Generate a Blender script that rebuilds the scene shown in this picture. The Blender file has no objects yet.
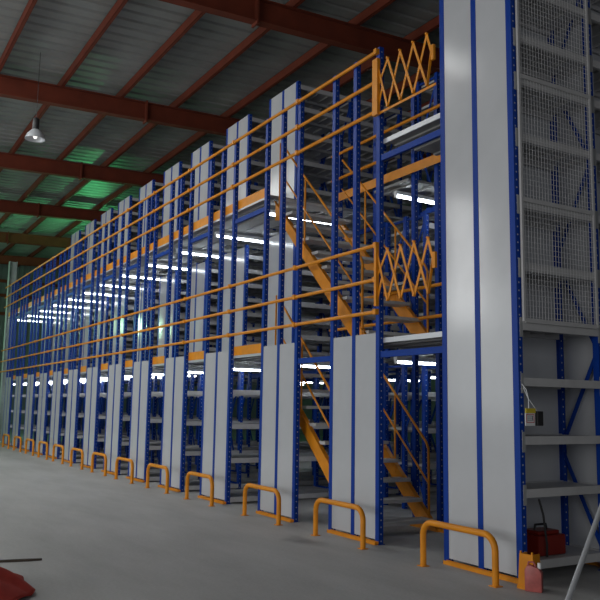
import bpy, bmesh, math, random
from mathutils import Vector, Matrix
random.seed(4)
S = bpy.context.scene
COL = S.collection
# ------------------------------------------------------------------ camera
yaw, pit, rol = math.radians(59.374), math.radians(7.750), math.radians(0.907)
Fv = Vector((-math.sin(yaw)*math.cos(pit), math.cos(yaw)*math.cos(pit), math.sin(pit)))
Rv = Vector((math.cos(yaw), math.sin(yaw), 0)); Uv = Rv.cross(Fv)
R2 = Rv*math.cos(rol)+Uv*math.sin(rol); U2 = Uv*math.cos(rol)-Rv*math.sin(rol)
cam = bpy.data.cameras.new('camera'); cam.lens = 36*780.6/600; cam.sensor_width = 36
cam.clip_end = 200
co = bpy.data.objects.new('camera', cam); COL.objects.link(co); S.camera = co
M = Matrix((R2, U2, -Fv)).transposed().to_4x4(); M.translation = Vector((0, -5.310, 1.501))
co.matrix_world = M
# ------------------------------------------------------------------ world, light, exposure
S.view_settings.view_transform = 'Standard'; S.view_settings.look = 'None'
S.view_settings.gamma = 1; S.view_settings.use_curve_mapping = False
S.view_settings.exposure = 0.0
w = bpy.data.worlds.new('world'); S.world = w; w.use_nodes = True
w.node_tree.nodes['Background'].inputs[0].default_value = (0.60, 0.68, 0.76, 1)
w.node_tree.nodes['Background'].inputs[1].default_value = 0.045
def area(name, loc, target, sx, sy, power, color):
    l = bpy.data.lights.new(name, 'AREA'); l.shape = 'RECTANGLE'; l.size = sx; l.size_y = sy
    l.energy = power; l.color = color
    o = bpy.data.objects.new(name, l); COL.objects.link(o); o.location = loc
    o.rotation_euler = (Vector(target)-Vector(loc)).to_track_quat('-Z', 'Y').to_euler()
    return o
# unseen area lights added for assumed door daylight behind and left of the camera
area('assumed_door_light', (-3.0, -17, 3.0), (-8, 0, 1.9), 9, 5, 660, (1.0, 0.985, 0.96))
area('assumed_side_light', (-17, -15, 3.6), (-17, 0, 2.0), 13, 5, 420, (0.95, 0.99, 1.0))
area('fill_right', (5.5, -7, 3.4), (-5, 1, 2.2), 5, 4.5, 140, (0.97, 0.98, 1.0))  # unseen fill added at the right to brighten the tall block's bays
# unseen overhead fill added to brighten the floor, and an unseen light added as an assumed slit window for the panel highlight
area('overhead_fill', (-19, -4.9, 8.7), (-19, -3.4, 0), 15, 1.6, 520, (0.97, 0.99, 0.97))
area('assumed_window_light', (-19.3, -12.5, 6.4), (-6, 0, 3.6), .4, 4.2, 100, (1.0, 1.0, 1.0))
# unseen point light added to tint the far end green
def point(name, loc, power, color, rad=.15):
    l = bpy.data.lights.new(name, 'POINT'); l.energy = power; l.color = color; l.shadow_soft_size = rad
    o = bpy.data.objects.new(name, l); COL.objects.link(o); o.location = loc; return o
point('far_green_fill', (-34.5, -4.5, 5.0), 420, (0.50, 1.0, 0.62))
# ------------------------------------------------------------------ materials
def mat(name, col, rough=.5, metal=0, noise=0, nscale=8, bump=0, bscale=40, emit=None, spec=.5):
    m = bpy.data.materials.new(name); m.use_nodes = True; nt = m.node_tree; b = nt.nodes['Principled BSDF']
    b.inputs['Base Color'].default_value = (*col, 1); b.inputs['Roughness'].default_value = rough
    b.inputs['Metallic'].default_value = metal; b.inputs['Specular IOR Level'].default_value = spec
    tc = nt.nodes.new('ShaderNodeTexCoord')
    if noise:
        n = nt.nodes.new('ShaderNodeTexNoise'); n.inputs['Scale'].default_value = nscale; n.inputs['Detail'].default_value = 6
        nt.links.new(tc.outputs['Object'], n.inputs['Vector'])
        r = nt.nodes.new('ShaderNodeMapRange'); r.inputs[3].default_value = 1-noise; r.inputs[4].default_value = 1+noise
        r.inputs[1].default_value = .25; r.inputs[2].default_value = .75
        nt.links.new(n.outputs['Fac'], r.inputs[0])
        mx = nt.nodes.new('ShaderNodeVectorMath'); mx.operation = 'SCALE'; mx.inputs[0].default_value = col
        nt.links.new(r.outputs[0], mx.inputs['Scale']); nt.links.new(mx.outputs[0], b.inputs['Base Color'])
    if bump:
        n = nt.nodes.new('ShaderNodeTexNoise'); n.inputs['Scale'].default_value = bscale
        nt.links.new(tc.outputs['Object'], n.inputs['Vector'])
        bp = nt.nodes.new('ShaderNodeBump'); bp.inputs['Strength'].default_value = bump; bp.inputs['Distance'].default_value = .02
        nt.links.new(n.outputs['Fac'], bp.inputs['Height']); nt.links.new(bp.outputs[0], b.inputs['Normal'])
    if emit:
        b.inputs['Emission Color'].default_value = (*emit[0], 1); b.inputs['Emission Strength'].default_value = emit[1]
    return m
BLUE = mat('blue_paint', (0.004, 0.042, 0.28), .45, noise=.12, nscale=5, spec=.15)
PANEL = mat('grey_panel_paint', (0.50, 0.515, 0.54), .15, noise=.04, nscale=3, bump=.10, bscale=2.2)
YEL = mat('yellow_paint', (0.70, 0.255, 0.010), .45, noise=.15, nscale=6, spec=.3)
GALV = mat('galvanised_steel', (0.38, 0.39, 0.40), .35, metal=.25, noise=.1, nscale=9)
TREAD = mat('pale_tread_steel', (0.50, 0.50, 0.49), .6, noise=.12, nscale=9)
WIRE = mat('bright_wire', (0.72, 0.72, 0.73), .4)
BEAM = mat('grey_beam_paint', (0.50, 0.50, 0.505), .45, noise=.06)
DECKU = mat('deck_steel', (0.27, 0.275, 0.275), .6, metal=0, noise=.12, nscale=5)
RED = mat('red_oxide_paint', (0.155, 0.026, 0.009), .8, noise=.2, nscale=3)
WHITE = mat('white_enamel', (.75, .77, .78), .4)
DARK = mat('dark_plastic', (.02, .02, .022), .5)
TUBE = mat('fluorescent_tube', (1, 1, 1), .5, emit=((0.86, 0.94, 1.0), 15))
CAN = mat('red_translucent_plastic', (0.42, 0.10, 0.09), .45, noise=.25, nscale=14)
REDP = mat('red_plastic', (0.22, 0.015, 0.008), .4)
REDC = mat('red_cloth', (0.38, 0.030, 0.018), .9, noise=.2, nscale=12)
WOOD = mat('dark_wood', (0.055, 0.04, 0.03), .8, noise=.3, nscale=10)
ALU = mat('pale_metal', (0.55, 0.57, 0.60), .35, metal=.3)
COLM = mat('pale_green_grey_paint', (0.36, 0.42, 0.41), .5, noise=.1)
# blue post with its two rows of punched holes on the faces that take the shelves
def post_material():
    m = mat('blue_punched_post', (0.005, 0.043, 0.29), .38, spec=.15); nt = m.node_tree; b = nt.nodes['Principled BSDF']
    tc = nt.nodes.new('ShaderNodeTexCoord'); sp = nt.nodes.new('ShaderNodeSeparateXYZ'); nt.links.new(tc.outputs['Object'], sp.inputs[0])
    sn = nt.nodes.new('ShaderNodeSeparateXYZ'); nt.links.new(tc.outputs['Normal'], sn.inputs[0])
    def mth(op, a, bb=None):
        n = nt.nodes.new('ShaderNodeMath'); n.operation = op
        for i, v in enumerate((a, bb)):
            if v is None: continue
            if isinstance(v, (int, float)): n.inputs[i].default_value = v
            else: nt.links.new(v, n.inputs[i])
        return n.outputs[0]
    z = mth('SUBTRACT', mth('FRACT', mth('MULTIPLY', sp.outputs[2], 1/.075)), .5)
    z = mth('MULTIPLY', z, .075)
    y = sp.outputs[1]
    d = mth('SQRT', mth('ADD', mth('MULTIPLY', z, z), mth('MULTIPLY', y, y)))
    inn = mth('LESS_THAN', d, .0085)
    f = mth('MULTIPLY', inn, mth('GREATER_THAN', mth('ABSOLUTE', sn.outputs[0]), .9))
    mx = nt.nodes.new('ShaderNodeMix'); mx.data_type = 'RGBA'
    nt.links.new(f, mx.inputs[0]); mx.inputs[6].default_value = (0.005, 0.043, 0.29, 1); mx.inputs[7].default_value = (.36, .38, .44, 1)
    nt.links.new(mx.outputs[2], b.inputs['Base Color'])
    return m
POST = post_material()
def floor_material():
    m = mat('concrete_floor', (.2, .2, .2), .62); nt = m.node_tree; b = nt.nodes['Principled BSDF']
    tc = nt.nodes.new('ShaderNodeTexCoord')
    mp = nt.nodes.new('ShaderNodeMapping'); nt.links.new(tc.outputs['Object'], mp.inputs[0]); mp.inputs['Scale'].default_value = (.35, 1.1, 1)
    n = nt.nodes.new('ShaderNodeTexNoise'); n.inputs['Scale'].default_value = 1.6; n.inputs['Detail'].default_value = 9; n.inputs['Roughness'].default_value = .62
    nt.links.new(mp.outputs[0], n.inputs['Vector'])
    r = nt.nodes.new('ShaderNodeValToRGB'); r.color_ramp.elements[0].position = .3; r.color_ramp.elements[1].position = .72
    r.color_ramp.elements[0].color = (.34, .34, .335, 1); r.color_ramp.elements[1].color = (.45, .45, .445, 1)
    nt.links.new(n.outputs['Fac'], r.inputs[0])
    n2 = nt.nodes.new('ShaderNodeTexNoise'); n2.inputs['Scale'].default_value = 38; n2.inputs['Detail'].default_value = 4
    nt.links.new(tc.outputs['Object'], n2.inputs['Vector'])
    mr = nt.nodes.new('ShaderNodeMapRange'); mr.inputs[3].default_value = .85; mr.inputs[4].default_value = 1.15; nt.links.new(n2.outputs['Fac'], mr.inputs[0])
    vm = nt.nodes.new('ShaderNodeVectorMath'); vm.operation = 'SCALE'; nt.links.new(r.outputs[0], vm.inputs[0]); nt.links.new(mr.outputs[0], vm.inputs['Scale'])
    # a soft-edged darker patch in front of the second panelled block
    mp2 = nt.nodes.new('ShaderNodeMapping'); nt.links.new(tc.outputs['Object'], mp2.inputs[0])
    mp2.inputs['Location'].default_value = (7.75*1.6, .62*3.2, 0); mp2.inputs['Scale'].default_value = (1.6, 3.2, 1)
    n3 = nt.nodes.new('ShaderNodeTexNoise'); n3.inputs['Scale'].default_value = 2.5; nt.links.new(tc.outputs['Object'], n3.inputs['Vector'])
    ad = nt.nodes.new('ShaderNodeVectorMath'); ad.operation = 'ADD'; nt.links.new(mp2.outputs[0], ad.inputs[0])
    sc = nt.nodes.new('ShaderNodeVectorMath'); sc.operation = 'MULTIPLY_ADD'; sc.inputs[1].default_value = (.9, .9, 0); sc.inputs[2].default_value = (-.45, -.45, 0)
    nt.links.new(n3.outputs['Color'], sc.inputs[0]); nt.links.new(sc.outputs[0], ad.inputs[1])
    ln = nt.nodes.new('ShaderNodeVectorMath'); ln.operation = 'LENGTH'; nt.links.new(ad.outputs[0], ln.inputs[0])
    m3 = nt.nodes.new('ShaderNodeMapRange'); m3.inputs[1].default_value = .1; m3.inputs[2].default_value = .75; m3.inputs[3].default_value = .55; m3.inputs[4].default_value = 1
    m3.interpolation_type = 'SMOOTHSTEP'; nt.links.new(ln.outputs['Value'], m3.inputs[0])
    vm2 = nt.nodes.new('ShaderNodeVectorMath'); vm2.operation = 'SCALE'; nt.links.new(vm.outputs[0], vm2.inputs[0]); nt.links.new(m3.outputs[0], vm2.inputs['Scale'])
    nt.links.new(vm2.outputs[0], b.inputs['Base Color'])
    bp = nt.nodes.new('ShaderNodeBump'); bp.inputs['Strength'].default_value = .15; nt.links.new(n2.outputs['Fac'], bp.inputs['Height']); nt.links.new(bp.outputs[0], b.inputs['Normal'])
    return m
FLOOR = floor_material()
ROOF = mat('zinc_roof_sheet', (0.27, 0.285, 0.28), .5, noise=.18, nscale=1.3)
WALL = mat('cladding_sheet', (0.14, 0.155, 0.16), .6, noise=.15, nscale=1.5)
# ------------------------------------------------------------------ mesh helpers
class MB:
    def __init__(s): s.bm = bmesh.new()
    def box(s, x0, x1, y0, y1, z0, z1):
        v = [s.bm.verts.new((x, y, z)) for x in (x0, x1) for y in (y0, y1) for z in (z0, z1)]
        for f in ((0,1,3,2),(4,6,7,5),(0,4,5,1),(2,3,7,6),(0,2,6,4),(1,5,7,3)): s.bm.faces.new([v[i] for i in f])
        return s
    def bar(s, a, b, w, t, up=(0,0,1)):        # rectangular bar from a to b: w along the side, t along up
        a, b = Vector(a), Vector(b); d = (b-a).normalized(); u = Vector(up)
        if abs(d.dot(u)) > .98: u = Vector((0,1,0))
        sd = d.cross(u).normalized(); u = sd.cross(d)
        v = [s.bm.verts.new(p+sd*i*w/2+u*j*t/2) for p in (a, b) for i in (-1,1) for j in (-1,1)]
        for f in ((0,1,3,2),(4,6,7,5),(0,4,5,1),(2,3,7,6),(0,2,6,4),(1,5,7,3)): s.bm.faces.new([v[i] for i in f])
        return s
    def tube(s, pts, r, n=10, cap=True):
        pts = [Vector(p) for p in pts]; rings = []
        ref = None
        for i, p in enumerate(pts):
            d = (pts[min(i+1, len(pts)-1)]-pts[max(i-1, 0)]).normalized()
            if ref is None: ref = d.orthogonal().normalized()
            ref = (ref-d*ref.dot(d)).normalized(); o = d.cross(ref)
            rings.append([s.bm.verts.new(p+ref*math.cos(k*2*math.pi/n)*r+o*math.sin(k*2*math.pi/n)*r) for k in range(n)])
        for a, b in zip(rings, rings[1:]):
            for k in range(n): s.bm.faces.new((a[k], a[(k+1)%n], b[(k+1)%n], b[k]))
        if cap: s.bm.faces.new(rings[0][::-1]); s.bm.faces.new(rings[-1])
        return s
    def lathe(s, prof, c=(0,0,0), n=20):
        rings = [[s.bm.verts.new((c[0]+r*math.cos(k*2*math.pi/n), c[1]+r*math.sin(k*2*math.pi/n), c[2]+z)) for k in range(n)] for r, z in prof]
        for a, b in zip(rings, rings[1:]):
            for k in range(n): s.bm.faces.new((a[k], a[(k+1)%n], b[(k+1)%n], b[k]))
        return s
    def prism(s, poly, z0, z1, axis='z'):
        def P(a, b, c): return {'z': (a, b, c), 'y': (a, c, b), 'x': (c, a, b)}[axis]
        lo = [s.bm.verts.new(P(a, b, z0)) for a, b in poly]; hi = [s.bm.verts.new(P(a, b, z1)) for a, b in poly]
        n = len(poly); s.bm.faces.new(lo[::-1]); s.bm.faces.new(hi)
        for k in range(n): s.bm.faces.new((lo[k], lo[(k+1)%n], hi[(k+1)%n], hi[k]))
        return s
    def mesh(s, name, m, smooth=False, bevel=0):
        bmesh.ops.recalc_face_normals(s.bm, faces=s.bm.faces)
        if bevel: bmesh.ops.bevel(s.bm, geom=s.bm.edges[:], offset=bevel, segments=2, affect='EDGES', profile=.6)
        me = bpy.data.meshes.new(name); s.bm.to_mesh(me); s.bm.free(); me.materials.append(m)
        if smooth:
            for p in me.polygons: p.use_smooth = True
            me.set_sharp_from_angle(angle=math.radians(40))
        return me
    def build(s, name, m, parent=None, loc=(0,0,0), smooth=False, bevel=0, rot=(0,0,0)):
        return link(name, s.mesh(name, m, smooth, bevel), parent, loc, rot)
def link(name, me, parent=None, loc=(0,0,0), rot=(0,0,0)):
    o = bpy.data.objects.new(name, me); COL.objects.link(o); o.location = loc; o.rotation_euler = rot
    if parent: o.parent = parent
    return o
def tag(o, label, cat, group=None):
    o['label'] = label; o['category'] = cat
    if group: o['group'] = group
    return o
def thing(name, label, cat, loc=(0,0,0), group=None, rot=(0,0,0)):
    o = bpy.data.objects.new(name, None); COL.objects.link(o); o.location = loc; o.rotation_euler = rot
    o.empty_display_size = .1
    return tag(o, label, cat, group)
def struct(o): o['kind'] = 'structure'; return o
KIDS = {}
def copy_thing(r, loc, label):
    c = r.copy(); COL.objects.link(c); c.location = loc; c['label'] = label
    for ch in list(r.children):
        d = ch.copy(); COL.objects.link(d); d.parent = c
        for g in list(ch.children):
            e = g.copy(); COL.objects.link(e); e.parent = d
    return c
# ------------------------------------------------------------------ layout
RX = {2:-7.18,3:-9.03,4:-11.08,5:-12.91,6:-14.73,7:-16.42,8:-18.19,9:-19.94,10:-21.60,11:-23.27,12:-25.00,13:-26.86,14:-28.60}
ORD = {1:'first',2:'second',3:'third',4:'fourth',5:'fifth',6:'sixth',7:'seventh',8:'eighth',9:'ninth',10:'tenth',11:'eleventh',12:'twelfth',13:'thirteenth',14:'fourteenth'}
W = 1.03; PW = .07; PD = .06
RR = -5.075                       # right edge of the tall block at the right
ZM, ZU = 2.28, 4.64              # deck tops
# ------------------------------------------------------------------ setting
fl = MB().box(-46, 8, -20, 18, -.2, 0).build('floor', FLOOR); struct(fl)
def corrugated(x0, x1, y0, y1, z, slope):
    bm = MB(); pitch = .36; prof = [(0,0),(.22,0),(.25,.04),(.31,.04),(.35,0)]
    ys = []; x = x0
    pts = []
    while x < x1:
        for dx, dz in prof: pts.append((x+dx, dz))
        x += pitch
    lo = [bm.bm.verts.new((a, y0, z+slope*y0+b)) for a, b in pts]; hi = [bm.bm.verts.new((a, y1, z+slope*y1+b)) for a, b in pts]
    for k in range(len(pts)-1): bm.bm.faces.new((lo[k], lo[k+1], hi[k+1], hi[k]))
    lo2 = [bm.bm.verts.new((a, y0, z+slope*y0+b+.01)) for a, b in pts]; hi2 = [bm.bm.verts.new((a, y1, z+slope*y1+b+.01)) for a, b in pts]
    for k in range(len(pts)-1): bm.bm.faces.new((lo2[k], hi2[k], hi2[k+1], lo2[k+1]))
    return bm
SL = .03
ceil = corrugated(-46, 8, -12, 16, 9.10, SL).build('ceiling', ROOF); struct(ceil)
for y in [-9.7,-8.3,-6.9,-5.5,-4.1,-2.71,-1.27,.15,1.55,3.0,4.4,5.8,7.2,8.6,10.0]:   # purlins: C sections
    b = MB(); z = 8.87+SL*y
    b.box(-46, 8, y-.035, y-.028, z, z+.2); b.box(-46, 8, y-.035, y+.035, z, z+.008); b.box(-46, 8, y-.035, y+.035, z+.192, z+.2); b.box(-46, 8, y+.029, y+.035, z, z+.03)
    b.build('purlin', RED, ceil)
for i in range(-1, 6):                                                              # rafters: I sections with splice plates
    x = -12.05-5.9*i; b = MB()
    def seg(x0, x1, za, zb):
        y0, y1 = -12, 16
        v = [b.bm.verts.new(p) for p in ((x0,y0,za+SL*y0),(x1,y0,za+SL*y0),(x1,y1,za+SL*y1),(x0,y1,za+SL*y1),(x0,y0,zb+SL*y0),(x1,y0,zb+SL*y0),(x1,y1,zb+SL*y1),(x0,y1,zb+SL*y1))]
        for f in ((0,3,2,1),(4,5,6,7),(0,1,5,4),(1,2,6,5),(2,3,7,6),(3,0,4,7)): b.bm.faces.new([v[k] for k in f])
    seg(x-.10, x+.10, 8.42, 8.44); seg(x-.10, x+.10, 8.85, 8.87); seg(x-.006, x+.006, 8.44, 8.85)
    r = b.build('roof_beam', RED, ceil)
    for yy in (.78, -7.0, 7.5):
        MB().box(x-.115, x+.115, yy-.02, yy+.02, 8.36+SL*yy, 8.90+SL*yy).build('splice_plate', RED, r)
we = MB()
k = 0
while k*.3 < 38:
    y = -20+k*.3; we.prism([(y,-45.0),(y+.18,-45.0),(y+.21,-44.95),(y+.27,-44.95),(y+.3,-45.0),(y+.3,-45.1),(y,-45.1)], 0, 9.6, 'z'); k += 1
for v in we.bm.verts: v.co.x, v.co.y = v.co.y, v.co.x
struct(we.build('wall_end', WALL))
struct(MB().box(-46, 8, 16.5, 16.6, 0, 9.6).build('wall_back', WALL))
# girts of the end wall
for z in (6.2, 7.2, 8.0):
    struct(MB().box(-44.95, -44.8, -20, 16.5, z, z+.16).build('trim_%d' % int(z-5), RED))
c = thing('steel_column', 'pale grey-green steel column at the far left end of the shelving', 'column', (-31.5, .32, 0))
b = MB(); b.box(-.13,.13,-.14,-.12,0,6.9); b.box(-.13,.13,.12,.14,0,6.9); b.box(-.008,.008,-.12,.12,0,6.9)
b.build('shaft', COLM, c); MB().box(-.2,.2,-.2,.2,0,.03).build('base_plate', COLM, c)
# ------------------------------------------------------------------ shelving parts (shared meshes, right edge of a block at x = 0)
def post_mesh(h):
    b = MB(); hw = PW/2; hd = PD/2; t = .004
    # C channel with returned lips, open towards the inside of the frame
    b.prism([(-hw,-hd),(hw,-hd),(hw,hd),(hw-.018,hd),(hw-.018,hd-t),(hw-t,hd-t),(hw-t,-hd+t),(-hw+t,-hd+t),(-hw+t,hd-t),(-hw+.018,hd-t),(-hw+.018,hd),(-hw,hd)], 0, h)
    return b.mesh('post', POST)
XS = (-PW/2, -W/2, -W+PW/2)      # the three posts of a frame
def brace_mesh(h, z0=.15):
    b = MB(); z = z0; s = 1; n = max(1, round((h-z0-.1)/.92)); dz = (h-z0-.1)/n
    for (a, c_) in ((XS[0], XS[1]), (XS[1], XS[2])):
        s = 1
        for i in range(n):
            za, zb = z0+i*dz, z0+(i+1)*dz
            if s < 0: za, zb = zb, za
            b.bar((a, 0, za), (c_, 0, zb), .008, .042); s = -s
        for zz in (z0-.05, h-.06): b.bar((a,0,zz),(c_,0,zz),.02,.035)
    return b.mesh('brace', BLUE)
def shelf_mesh(mt=None):
    b = MB(); d = W/2-PW/2-.02; L = 1.10-PD
    x0, x1 = -.5*W+PW*.25, -PW*.15
    for xx in (x0, x1):              # beam on each long side, with end plates
        b.box(xx-.02, xx+.02, .03, .03+L, -.075, 0)
    for i in range(5):               # deck trays
        ya = .035+i*(L-.01)/5; b.box(x0+.02, x1-.02, ya, ya+(L-.01)/5-.004, -.022, -.006)
        b.box(x0+.02, x1-.02, ya, ya+.006, -.045, -.022)
    return b.mesh('shelf', mt or BEAM)
SHELF = shelf_mesh()
PLATE = MB().box(-.003,.003,-.018,.018,-.14,.04).mesh('connector_plate', GALV)
PANEL_ME = {}
def panel_mesh(h):
    if h not in PANEL_ME:
        b = MB(); hw = (W/2-PW)/2+.006
        b.box(-hw, hw, -.008, .008, 0, h)
        b.box(-hw, -hw+.012, .008, .03, 0, h); b.box(hw-.012, hw, .008, .03, 0, h)
        PANEL_ME[h] = b.mesh('end_panel', PANEL)
    return PANEL_ME[h]
PX = ((XS[0]+XS[1])/2, (XS[1]+XS[2])/2)
FOOT = MB().box(-.05,.05,-.045,.045,0,.006).mesh('foot_plate', BLUE)
cache = {}
def pm(h):
    if h not in cache: cache[h] = post_mesh(h)
    return cache[h]
def bmh(h):
    if ('b', h) not in cache: cache[('b', h)] = brace_mesh(h)
    return cache[('b', h)]
def rack(name, label, group, rx, z0, y0, nb, levels, hfront, hback, front_panel, plates=False, left=True):
    """one double-sided shelving block: frames every 1.1 m from y0, levels = shelf heights above z0"""
    t = thing(name, label, 'shelving', (rx, y0, z0), group)
    for f in range(nb+1):
        h = hfront if f == 0 else hback
        for x in XS:
            p = link('post', pm(h), t, (x, f*1.1+PD/2, 0))
            if z0 == 0 and f < 2: link('foot_plate', FOOT, p)
        if f > 0 or not front_panel: link('brace', bmh(round(min(h, hback), 2)), t, (0, f*1.1+PD/2, 0))
    if front_panel:
        for x in PX: link('end_panel', panel_mesh(front_panel), t, (x, .012, .05 if z0 == 0 else .02))
    for b in range(nb):
        for z in levels:
            s = link('shelf', SHELF, t, (0, b*1.1+PD/2, z))
            if plates: link('connector_plate', PLATE, s, (.006, .022, 0)); link('connector_plate', PLATE, s, (.006, 1.052+.02, 0))
            if left: link('shelf', SHELF, t, (-W/2+PW*.1, b*1.1+PD/2, z))
    return t
YB = 1.10
G1, G2, G3 = 'panelled shelving blocks at ground level', 'shelving blocks standing on the middle deck', 'shelving blocks standing on the top deck'
lab1 = lambda n: 'panelled blue and grey shelving block on the floor, %s from the right' % ORD[n]
lab2 = lambda n: 'shelving block on the middle deck above the %s ground block from the right' % ORD[n]
lab3 = lambda n: 'shelving block on the top deck above the %s ground block from the right' % ORD[n]
GL = (.10, .69, 1.21, 1.74)
ML = tuple(.12+.272*i for i in range(8))
UL = (.10, .55, 1.02, 1.50, 1.97, 2.36)
HF = 5.80
def open_front(n, extra):
    """facade frame and panels of the two blocks that hide the stairs; shelves start behind the stairs"""
    t = thing('shelving_rack', lab1(n)+', '+extra, 'shelving', (RX[n], 0, 0), G1)
    for x in XS:
        p = link('post', pm(HF), t, (x, PD/2, 0)); link('foot_plate', FOOT, p)
        p = link('post', pm(HF), t, (x, 1.30+PD/2, 0)); link('foot_plate', FOOT, p)
    for x in PX: link('end_panel', panel_mesh(2.30), t, (x, .012, .05))
    for f in range(2, 7):
        for x in XS: link('post', pm(2.2), t, (x, f*1.1+PD/2, 0))
        link('brace', bmh(2.2), t, (0, f*1.1+PD/2, 0))
    for b in range(2, 6):
        for z in GL:
            link('shelf', SHELF, t, (0, b*1.1+PD/2, z)); link('shelf', SHELF, t, (-W/2+PW*.1, b*1.1+PD/2, z))
    return t
open_front(2, 'beside stair'); open_front(3, 'left of stair')
def copies(src, n0, ns, lab):
    for n in ns: copy_thing(src, (RX[n], src.location.y, src.location.z), lab(n))
a = rack('shelving_rack', lab1(4), G1, RX[4], 0, 0, 6, GL, HF, 2.2, 2.30)
copies(a, 4, (5, 6), lab1)
a = rack('shelving_rack', lab1(7), G1, RX[7], 0, 0, 3, GL, HF, 2.2, 2.30)
copies(a, 7, range(8, 15), lab1)
# middle deck racks
a = rack('shelving_rack', lab2(4), G2, RX[4], ZM, YB+.04, 5, ML, 2.22, 2.22, 2.16)
copies(a, 4, (5, 6), lab2)
a = rack('shelving_rack', lab2(7), G2, RX[7], ZM, YB+.04, 2, ML, 2.22, 2.22, 2.16)
copies(a, 7, range(8, 15), lab2)
a = rack('shelving_rack', lab2(2), G2, RX[2], ZM, 2.24, 4, ML, 2.22, 2.22, 0)
copies(a, 2, (3,), lab2)
# top deck racks
a = rack('shelving_rack', lab3(4), G3, RX[4], ZU, YB+.04, 3, UL, 2.42, 2.42, 2.40)
copies(a, 4, (5, 6), lab3)
a = rack('shelving_rack', lab3(7), G3, RX[7], ZU, YB+.04, 2, UL, 2.42, 2.42, 2.40)
copies(a, 7, range(8, 13), lab3)
a = rack('shelving_rack', lab3(2), G3, RX[2], ZU, 2.9, 3, UL, 2.42, 2.42, 0)
copies(a, 2, (3,), lab3)
# the tall block at the right
tall = thing('shelving_rack', 'tall shelving block at the right, grey panels rising out of the picture', 'shelving', (RR, 0, 0), G1)
for f in range(3):
    for x in XS:
        p = link('post', pm(7.05), tall, (x, f*1.1+PD/2, 0)); link('foot_plate', FOOT, p)
    if f: link('brace', bmh(7.05), tall, (0, f*1.1+PD/2, 0))
for x in PX:
    link('end_panel', panel_mesh(6.98), tall, (x, .012, .05))
    link('end_panel', panel_mesh(6.98), tall, (x, 1.20, .05))
for f in range(2): MB().box(-.006, .006, 0, 1.02, 0, 6.9).build('back_panel', PANEL, tall, (-W/2-.005, f*1.1+.07, .1))
for z in (.18, .80, 1.265, 1.79, 2.30, 2.85, 3.45, 4.10, 4.66, 5.10, 5.62, 6.15, 6.70):
    for b_ in range(2):
        s = link('shelf', SHELF, tall, (0, b_*1.1+PD/2, z))
        link('connector_plate', PLATE, s, (.006, .012, 0)); link('connector_plate', PLATE, s, (.006, 1.052+.03, 0))
        link('shelf', SHELF, tall, (-W/2+PW*.1, b_*1.1+PD/2, z))
# mesh cage over its right face
cg = thing('mesh_cage', 'grey wire mesh cage panel hung on the right face of the tall block', 'cage', (RR+.028, .06, 2.30))
b = MB(); H = 4.7; L = 1.00
for y in (0, L): MB().box(-.012, .012, y-.013, y+.013, 0, H).build('mesh_frame', BEAM, cg)
b = MB()
for z in (0.012, 1.15, 2.36, H-.012): MB().box(-.010, .010, .013, L-.013, z-.02, z+.02).build('cross_bar', BEAM, cg)
b = MB()
for i in range(1, 25): b.box(-.0012, .0012, i*L/25-.0022, i*L/25+.0022, .02, H-.02)
for i in range(1, 94): b.box(.0012, .0034, .013, L-.013, i*.05-.0014, i*.05+.0014)
b.build('wire_mesh', WIRE, cg)
# ------------------------------------------------------------------ decks
XL = -30.3; HX0, HX1 = -10.05, -7.85     # stair opening
def deck_slab(b, x0, x1, y0, y1, z):
    b.box(x0, x1, y0, y1, z-.035, z)
    n = int((y1-y0)/.3)
    for i in range(n): yy = y0+.15+i*.3; b.box(x0, x1, yy-.03, yy+.03, z-.055, z-.035)
for (z, nm, lab, kick) in ((ZM, 'middle', 'middle steel deck of the mezzanine at panel-top height', 0), (ZU, 'top', 'top steel deck of the mezzanine, above the fluorescent tubes', 1)):
    t = thing('mezzanine_deck', lab, 'mezzanine', (0, 0, z))
    y0 = .075
    b = MB()
    deck_slab(b, XL, HX0, y0, 1.10, 0); b.build('walkway_slab', DECKU, t); b = MB()
    deck_slab(b, -7.15 if kick else HX1, RR-W-.02, y0, 1.10, 0)
    xs = sorted([(RX[n]-W, RX[n]) for n in RX])
    b.build('walkway_slab', DECKU, t)
    # aisle slabs between the shelving blocks
    edges = [RX[n] for n in range(14, 1, -1)]
    gaps = [(RX[n+1]+.01, RX[n]-W-.01) for n in range(2, 14)]+[(RX[2]+.01, RR-W-.01)]
    for (ga, gb) in gaps:
        b = MB(); deck_slab(b, ga, gb, 1.10 if gb < -10.3 or gb > -7 else 1.26, 7.6, 0); b.build('aisle_slab', DECKU, t)
        g32 = abs(ga-RX[3]) < .1; gR = abs(ga-RX[2]) < .1
        if (kick and not g32) or (not kick and (g32 or gR)):
            MB().box(ga-.005, gb+.005, .012, .05, -.26 if kick else -.215, -.19 if kick else -.145).build('edge_beam', BLUE, t)
        for yy in (2.24, 4.44):
            MB().box(ga-.005, gb+.005, yy, yy+.04, -.20, -.12).build('cross_beam', BLUE, t)
    for (ga, gb) in gaps[-1:]:
        MB().box(ga-.005, gb+.005, .052, .072, -.045, .012).build('edge_strip', ALU, t)
    # toe boards along the edge of the deck
    if kick:
        MB().box(XL, HX0, .064, .073, -.05, .13).build('toe_board', YEL, t)
        b = MB(); b.box(XL, HX0, .060, .0635, -.05, -.02); b.build('edge_strip', ALU, t)
    else:
        for (ga, gb) in gaps[1:-1]:
            MB().box(ga, gb, .052, .060, -.01, .13).build('toe_board', YEL, t)
            MB().box(ga, gb, .050, .058, -.05, -.012).build('edge_strip', ALU, t)
    MB().box(HX0, HX1+.6, 1.235, 1.243, .04, .17).build('toe_board', YEL, t)
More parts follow.
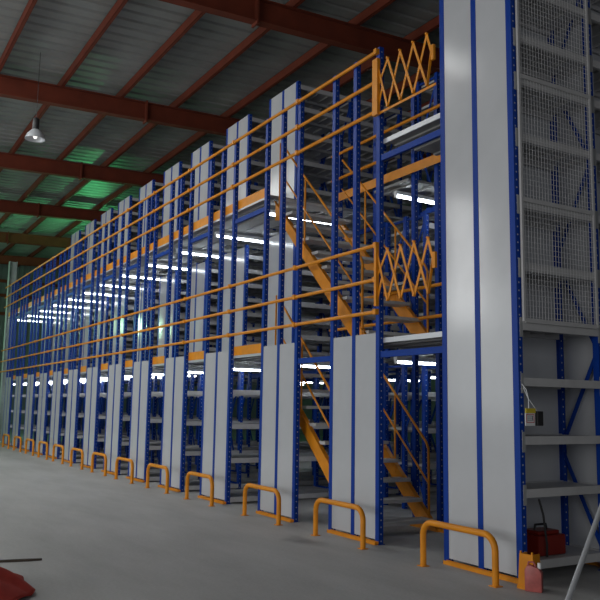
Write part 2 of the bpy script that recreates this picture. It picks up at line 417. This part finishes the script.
# ------------------------------------------------------------------ guard rails
CLAMP = MB().box(-.027, .027, -.030, .022, -.032, .032).mesh('rail_clamp', YEL)
def guard(name, lab, z, x0, x1, y, hs, grp, clamps=True):
    t = thing(name, lab, 'railing', (0, y, z), grp)
    for h in hs:
        r = MB().tube([(x0, 0, h), (x1, 0, h)], .023, 8).build('rail', YEL, t, smooth=True)
        if clamps:
            for n in RX: link('rail_clamp', CLAMP, r, (RX[n]-.035, 0, h))
guard('guard_rail', 'long yellow three-bar guard rail along the middle deck edge', ZM, -30.7, RX[2]-.04, -.022, (.31, .685, 1.09), 'yellow guard rails along the deck edges')
guard('guard_rail', 'long yellow three-bar guard rail along the top deck edge', ZU, -30.7, RX[2]-.04, -.022, (.355, .725, 1.10), 'yellow guard rails along the deck edges')
for z, l in ((ZM, 'middle'), (ZU, 'top')):
    guard('stair_well_rail', 'short yellow rails behind the stair opening of the %s deck' % l, z, HX0, RX[2]+.1, 1.19, (.38, .78), 'rails behind the stair openings', False)
# ------------------------------------------------------------------ scissor gates
def gate(z, lab, h0, h1):
    t = thing('scissor_gate', lab, 'gate', (RX[2], -.02, z), 'scissor gates over the loading opening')
    x0 = .01; step = .235; n = 4; wid = 1.05
    MB().box(-.065 if z > 3 else -.02, .035 if z > 3 else .02, -.045, .0, h0-.05, h1+.06).build('mounting_plate', YEL, t)
    xs = [0.0]+[.20+step*i for i in range(n)]+[1.0]
    for i in range(len(xs)-2):
        for (a, b_, yy) in ((xs[i], xs[i+2], -.012), (xs[i+2], xs[i], -.022)):
            pass
    tops = [.20+step*i for i in range(n)]
    bars = []
    for i, x in enumerate(tops):
        l = tops[i-1] if i else x-.20; r = tops[i+1] if i < n-1 else None
        bars.append((x, h1, l, h0 if i else (h0+h1)/2, -.010))
        if r: bars.append((x, h1, r, h0, -.019))
        else: bars.append((x, h1, .98, h1-.22, -.019)); bars.append((.98, h1-.22, x, h0, -.010))
    bars.append((.0, h1, tops[0], h0, -.019)); bars.append((0.0, (h0+h1)/2, tops[0], h1, -.03)) if False else None
    bars.append((0.0, h0+.02, tops[0]/2, (h0+h1)/2, -.010))
    for (xa, za, xb, zb, yy) in bars:
        MB().bar((xa, yy, za), (xb, yy, zb), .007, .032).build('lattice_bar', YEL, t)
    for x in tops:
        for zz in (h0, h1): MB().tube([(x, -.032, zz), (x, 0, zz)], .014, 8).build('pivot_bolt', YEL, t)
    MB().box(.985, 1.03, -.03, 0, h1-.34, h1-.17).build('latch_plate', YEL, t)
    if z > 3: MB().bar((0, -.004, h0-.03), (1.04, -.004, h0-.03), .01, .028).build('bottom_rail', YEL, t)
gate(ZM, 'yellow scissor gate closing the loading opening of the middle deck', .42, 1.01)
gate(ZU, 'yellow scissor gate closing the loading opening of the top deck', .34, .93)
# ------------------------------------------------------------------ stairs
def stair(z0, z1, lab):
    t = thing('steel_stair', lab, 'stairs', (0, 0, z0), 'yellow steel stairs')
    H = z1-z0; xf, xt = -7.70, -10.07; run = xf-xt; yn, yf = .20, 1.235; n = 10
    dx, dz = -run/n, H/n
    nrm = Vector((H, 0, run)).normalized()      # up-slope normal
    for yy in (yn, yf):
        b = MB()
        b.prism([(xf+.10, 0), (xt+.0, H-.06-.02), (xt, H-.38), (xt+.13, H-.40), (xf-.24, 0)], yy-.004, yy+.004, 'y')
        b.prism([(xf+.10, 0), (xt+.0, H-.08), (xt, H-.09), (xf+.09, 0)], yy-.03, yy+.03, 'y')
        b.build('stringer', YEL, t)
    for i in range(1, n+1):
        x = xf+dx*(i-.55); z = dz*(i-.38)
        b = MB(); b.box(x-.13, x+.13, yn+.006, yf-.006, z-.04, z); b.build('tread', TREAD, t)
    for yy, o in ((yn, -.0), (yf, .0)):
        b = MB(); hh = 1.03
        p0 = Vector((xf-.10, yy, 0.0)); sl = Vector((-run, 0, H)).normalized()
        top0 = Vector((xf-.10, yy, hh)); L = 2.85
        b.tube([p0+Vector((0,0,.02)), top0-Vector((0,0,.04)), top0+sl*.06, top0+sl*L], .016, 8)
        m0 = Vector((xf-.10, yy, hh-.47)); b.tube([m0, m0+sl*L], .013, 8)
        for f in (.30, .62, .95):
            q = p0+sl*(f*3.2); b.tube([q-Vector((0,0,.02)), q+Vector((0,0,hh-.02))], .014, 8)
        b.build('handrail', YEL, t, smooth=True)
    MB().box(xf-.16, xf+.12, yn-.04, yn+.04, 0, .012).build('base_plate', YEL, t)
    MB().box(xf-.16, xf+.12, yf-.04, yf+.04, 0, .012).build('base_plate', YEL, t)
stair(0, ZM, 'lower yellow stair with grey treads rising from the floor behind the second panels')
stair(ZM, ZU, 'upper yellow stair rising from the middle deck to the top deck')
# ------------------------------------------------------------------ lights
TB = MB().box(-.035, .035, 0, 1.26, -.03, .02).mesh('fixture_body', WHITE)
TT = MB().tube([(0, .02, -.055), (0, 1.24, -.055)], .016, 8).mesh('fluorescent_tube', TUBE)
TE = MB().box(-.02, .02, 0, .02, -.075, -.03).box(-.02, .02, 1.24, 1.26, -.075, -.03).mesh('lamp_holder', WHITE)
gapc = {n: (RX[n+1]+RX[n]-W)/2 for n in range(2, 14)}; gapc[1] = (RX[2]+RR-W)/2; gapc[14] = RX[14]-W-.4
YN = {.32: 'nearest the facade', 3.9: 'midway down the aisle', 6.2: 'far down the aisle', 2.4: 'behind the first shelf bay'}
for n, gx in gapc.items():
    left = 'fourteenth' if n == 14 else ORD[n]
    for (z, lv) in ((ZM-.10, 'middle'), (ZU-.10, 'top')):
        for y in ((.32, 3.9, 6.2) if z > 3 else (.32, 5.2)):
            if z > 3 and n == 1 and y < 1: y = 1.2
            if z < 3 and n == 1 and y < 1: continue
            if n == 2 and y < 1: y = 1.34
            if n > 8 and y > 3: continue
            pos = 'at deck edge' if y < 1.3 else 'midway in' if y < 4 else 'deep inside'
            t = thing('fluorescent_light', 'fluorescent tube under the %s deck, %s aisle from the right, %s' % (lv, left, pos), 'light', (gx, y, z), 'fluorescent tubes under the decks')
            link('fixture_body', TB, t); link('fluorescent_tube', TT, t); link('lamp_holder', TE, t)
# ------------------------------------------------------------------ hoops and floor kerbs
def hoop_mesh():
    b = MB(); L = .96; r = .13; h = .42; pts = [(-L/2, 0, 0)]
    for k in range(7): a = math.pi-k*math.pi/12; pts.append((-L/2+r+r*math.cos(a), 0, h-r+r*math.sin(a)))
    for k in range(7): a = math.pi/2-k*math.pi/12; pts.append((L/2-r+r*math.cos(a), 0, h-r+r*math.sin(a)))
    pts.append((L/2, 0, 0)); b.tube(pts, .030, 12)
    return b.mesh('hoop', YEL, smooth=True)
HOOP = hoop_mesh(); HPL = MB().box(-.042,.042,-.042,.042,0,.008).mesh('base_plate', YEL)
KERB = MB().box(-W/2+.05, W/2, -.05, -.005, .0, .012).box(-W/2+.05, W/2, -.052, -.044, 0, .036).box(-W/2+.05, W/2, -.010, -.003, 0, .036).mesh('floor_kerb', YEL)
for n in range(1, 15):
    rx = RR if n == 1 else RX[n]; hx = (RR-.505) if n == 1 else rx-.36
    lb = 'tall block at the right' if n == 1 else '%s ground block from the right' % ORD[n]
    t = thing('guard_hoop', 'yellow steel guard hoop before the %s' % lb, 'barrier', (hx, -.30, 0), 'yellow guard hoops')
    link('hoop', HOOP, t)
    for s in (-.48, .48): link('base_plate', HPL, t, (s, 0, 0))
    o = link('floor_kerb', KERB, None, (rx-W/2, 0 if n > 1 else -.005, 0)); tag(o, 'yellow floor kerb at the foot of the %s' % lb, 'kerb', 'yellow floor kerbs under the end panels')
o = link('floor_kerb', KERB, None, (RR-W/2, 1.30, 0)); tag(o, 'yellow floor kerb inside the tall block at the right picture edge', 'kerb', 'yellow floor kerbs behind the stair')
for n, l in ((2, 'behind the foot of the lower stair'), (3, 'under the top of the lower stair')):
    o = link('floor_kerb', KERB, None, (RX[n]-W/2, 1.27, 0)); tag(o, 'yellow floor kerb channel '+l, 'kerb', 'yellow floor kerbs behind the stair')
# ------------------------------------------------------------------ high bay lamp
t = thing('high_bay_lamp', 'silver bell-shaped high bay lamp hanging under the roof at the upper left', 'lamp', (-16.79, -2.03, 7.10))
MB().lathe([(.215,-.02),(.205,.0),(.17,.09),(.10,.17),(.06,.20),(.055,.205),(.095,.165),(.165,.085),(.198,0),(.207,-.02),(.215,-.02)]).build('reflector', ALU, t, smooth=True)
MB().lathe([(.0,.17),(.06,.17),(.07,.20),(.07,.42),(.05,.45),(0,.45)], n=16).build('ballast_housing', DARK, t, smooth=True)
MB().lathe([(0,-.015),(.03,0),(.045,.04),(.03,.11),(.02,.17)], n=12).build('bulb', mat('bulb_glint', (.9,.9,.9), .3, emit=((1,.97,.9), 1.2)), t, smooth=True)  # faint emission stands in for a reflected glint in the lamp
MB().tube([(0,0,.44),(0,0,1.96)], .006, 6).build('suspension_rod', DARK, t)
# bare green lamp added behind the top deck shelving to tint the far roof
t = thing('added_green_lamp', 'added green lamp hidden behind the top shelving to light the far roof', 'lamp', (-31.5, 3.4, 7.35))
MB().lathe([(.001,-.14),(.06,-.13),(.11,-.07),(.12,0),(.09,.08),(.05,.16),(.001,.17)]).build('bulb', mat('green_bulb', (.3,1,.5), .4, emit=((.14,1.0,.34), 330)), t, smooth=True)
MB().lathe([(.001,.17),(.055,.17),(.055,.30),(.02,.34),(.02,1.86),(.001,1.86)], n=12).build('lamp_holder', DARK, t, smooth=True)
# ------------------------------------------------------------------ things around the tall block
t = thing('post_protector', 'yellow tapered post protector at the right foot of the tall block', 'protector', (-4.90, -.10, 0), rot=(0,0,.15))
b = MB()
for (x0, x1, y0, y1) in ((-.08, -.068, -.05, .06), (.068, .08, -.05, .06), (-.08, .08, -.062, -.05)):
    k = .82
    v = [b.bm.verts.new((x, y, 0)) for x, y in ((x0,y0),(x1,y0),(x1,y1),(x0,y1))]+[b.bm.verts.new((x*k, y*k, .29)) for x, y in ((x0,y0),(x1,y0),(x1,y1),(x0,y1))]
    for f in ((0,3,2,1),(4,5,6,7),(0,1,5,4),(1,2,6,5),(2,3,7,6),(3,0,4,7)): b.bm.faces.new([v[i] for i in f])
b.box(.05, .062, -.05, -.035, .29, .31); b.box(-.062, -.05, -.05, -.035, .29, .31)
b.build('shell', YEL, t)
MB().box(-.085, .085, -.068, .065, 0, .03).build('foot_flange', YEL, t)
t = thing('jerry_can', 'small red plastic jerry can standing on the floor before the yellow protector', 'can', (-4.82, -.14, 0), rot=(0,0,.55)); t.scale = (.82, .82, .82)
MB().prism([(-.085,0),(.085,0),(.085,.19),(.055,.235),(.02,.245),(-.02,.262),(-.06,.255),(-.085,.21)], -.045, .045, 'y').build('body', CAN, t, bevel=.012, smooth=True)
MB().lathe([(0,.285),(.018,.285),(.020,.255),(.020,.228),(0,.228)], c=(.058,0,0), n=14).build('cap', WHITE, t, smooth=True)
MB().tube([(-.055,0,.25),(-.05,0,.285),(0,0,.288),(.02,0,.245)], .010, 8).build('handle', CAN, t, smooth=True)
t = thing('tool_case', 'dark red case lying on the bottom shelf of the tall block', 'case', (-5.32, .50, .18))
MB().box(-.14, .14, -.18, .18, 0, .18).build('shell', REDP, t, bevel=.015)
MB().box(-.10, .10, -.14, .14, .18, .215).build('lid', REDP, t, bevel=.01)
MB().tube([(.0,-.08,.21),(.0,-.07,.26),(0,.07,.26),(0,.08,.21)], .011, 8).build('handle', DARK, t, smooth=True)
o = MB().tube([(-5.14,.38,.185),(-5.12,.36,.30),(-5.11,.33,.42),(-5.10,.30,.56),(-5.12,.27,.70)], .010, 8).build('cable', DARK, smooth=True)
tag(o, 'black cable hanging down in front of the dark red case', 'cable')
# switch tag hung on the post
t = thing('hanging_tag', 'white card with red frame and yellow top hanging on the blue post', 'sign', (-5.02, .075, 1.36))
MB().box(-.003, .003, -.06, .06, 0, .112).build('card', WHITE, t)
MB().box(-.003, .007, -.055, .065, .112, .155).build('yellow_band', mat('yellow_card', (.62,.48,.03), .6), t)
rm = mat('red_ink', (.5,.03,.03), .6); bk = mat('black_ink', (.03,.03,.05), .6)
b = MB()
for q in ((-.05,.05,.098,.104),(-.05,.05,.028,.034),(-.05,-.044,.034,.098),(.044,.05,.034,.098)): b.box(.003, .0042, *q)
b.build('red_frame', rm, t)
b = MB()
for q in ((-.038,.038,.084,.089),(-.038,.034,.066,.071),(-.038,.038,.048,.053),(.026,.032,.05,.088)): b.box(.003, .0042, *q)
b.build('printed_line', bk, t)
MB().tube([(-.055,-.045,.38),(0,-.04,.32),(0,-.015,.24),(0,-.015,.15)], .004, 6).build('cord', WHITE, t, smooth=True)
t = thing('switch_box', 'small dark switch box beside the hanging white card', 'switch', (-5.03, .16, 1.36))
MB().box(-.03, .02, 0, .075, 0, .13).build('body', DARK, t, bevel=.006)
MB().tube([(-.03,-.12,.34),(0,-.09,.24),(.01,-.03,.17),(0,.02,.125)], .004, 6).build('cord', WHITE, t, smooth=True)
# leaning pole in the right foreground
d = Vector((-3.99,-.785,0))
t = thing('pole', 'pale metal pole leaning across the lower right corner', 'pole', d)
top = Vector((-5.045, 1.85, 1.92))-d
MB().tube([(0,0,.02), top], .021, 12).build('shaft', ALU, t, smooth=True)
MB().lathe([(0,0),(.026,0),(.026,.05),(.021,.06),(0,.06)], n=12).build('end_cap', DARK, t)
# stick and red cloth at the lower left
o = MB().prism([(0,-.022),(1.6,-.018),(1.72,0),(1.6,.018),(0,.022)], 0, .02).build('wooden_stick', WOOD, loc=(0,0,0)); tag(o, 'dark wooden stick lying on the floor at the left edge', 'stick')
A, B_ = Vector((-7.99,-3.86,0)), Vector((-7.905,-3.455,0)); dd = (B_-A).normalized()
o.location = B_-dd*1.72; o.rotation_euler = (0, 0, math.atan2(dd.y, dd.x))
bm = MB(); N = 26; vs = []
for i in range(N+1):
    row = []
    for j in range(N+1):
        u, v = i/N*2-1, j/N*2-1
        a = math.atan2(v, u); rr = max(abs(u), abs(v)); sh = .52+.07*math.sin(3*a+.6)+.05*math.sin(5*a+2)
        x, y = rr*math.cos(a)*sh, rr*math.sin(a)*sh*.85
        z = .015+.15*max(0, 1-rr**1.6)*(1+.3*math.sin(7*x+3*y))+(.055)*abs(math.sin(11*x-5*y+1.5*math.sin(6*y)))*(1-rr*.7)
        row.append(bm.bm.verts.new((x, y, z)))
    vs.append(row)
for i in range(N):
    for j in range(N): bm.bm.faces.new((vs[i][j], vs[i+1][j], vs[i+1][j+1], vs[i][j+1]))
o = bm.build('red_cloth', REDC, loc=(-6.80,-4.20,0), smooth=True); tag(o, 'crumpled red cloth on the floor in the lower left corner', 'cloth')
md = o.modifiers.new('s', 'SOLIDIFY'); md.thickness = .006
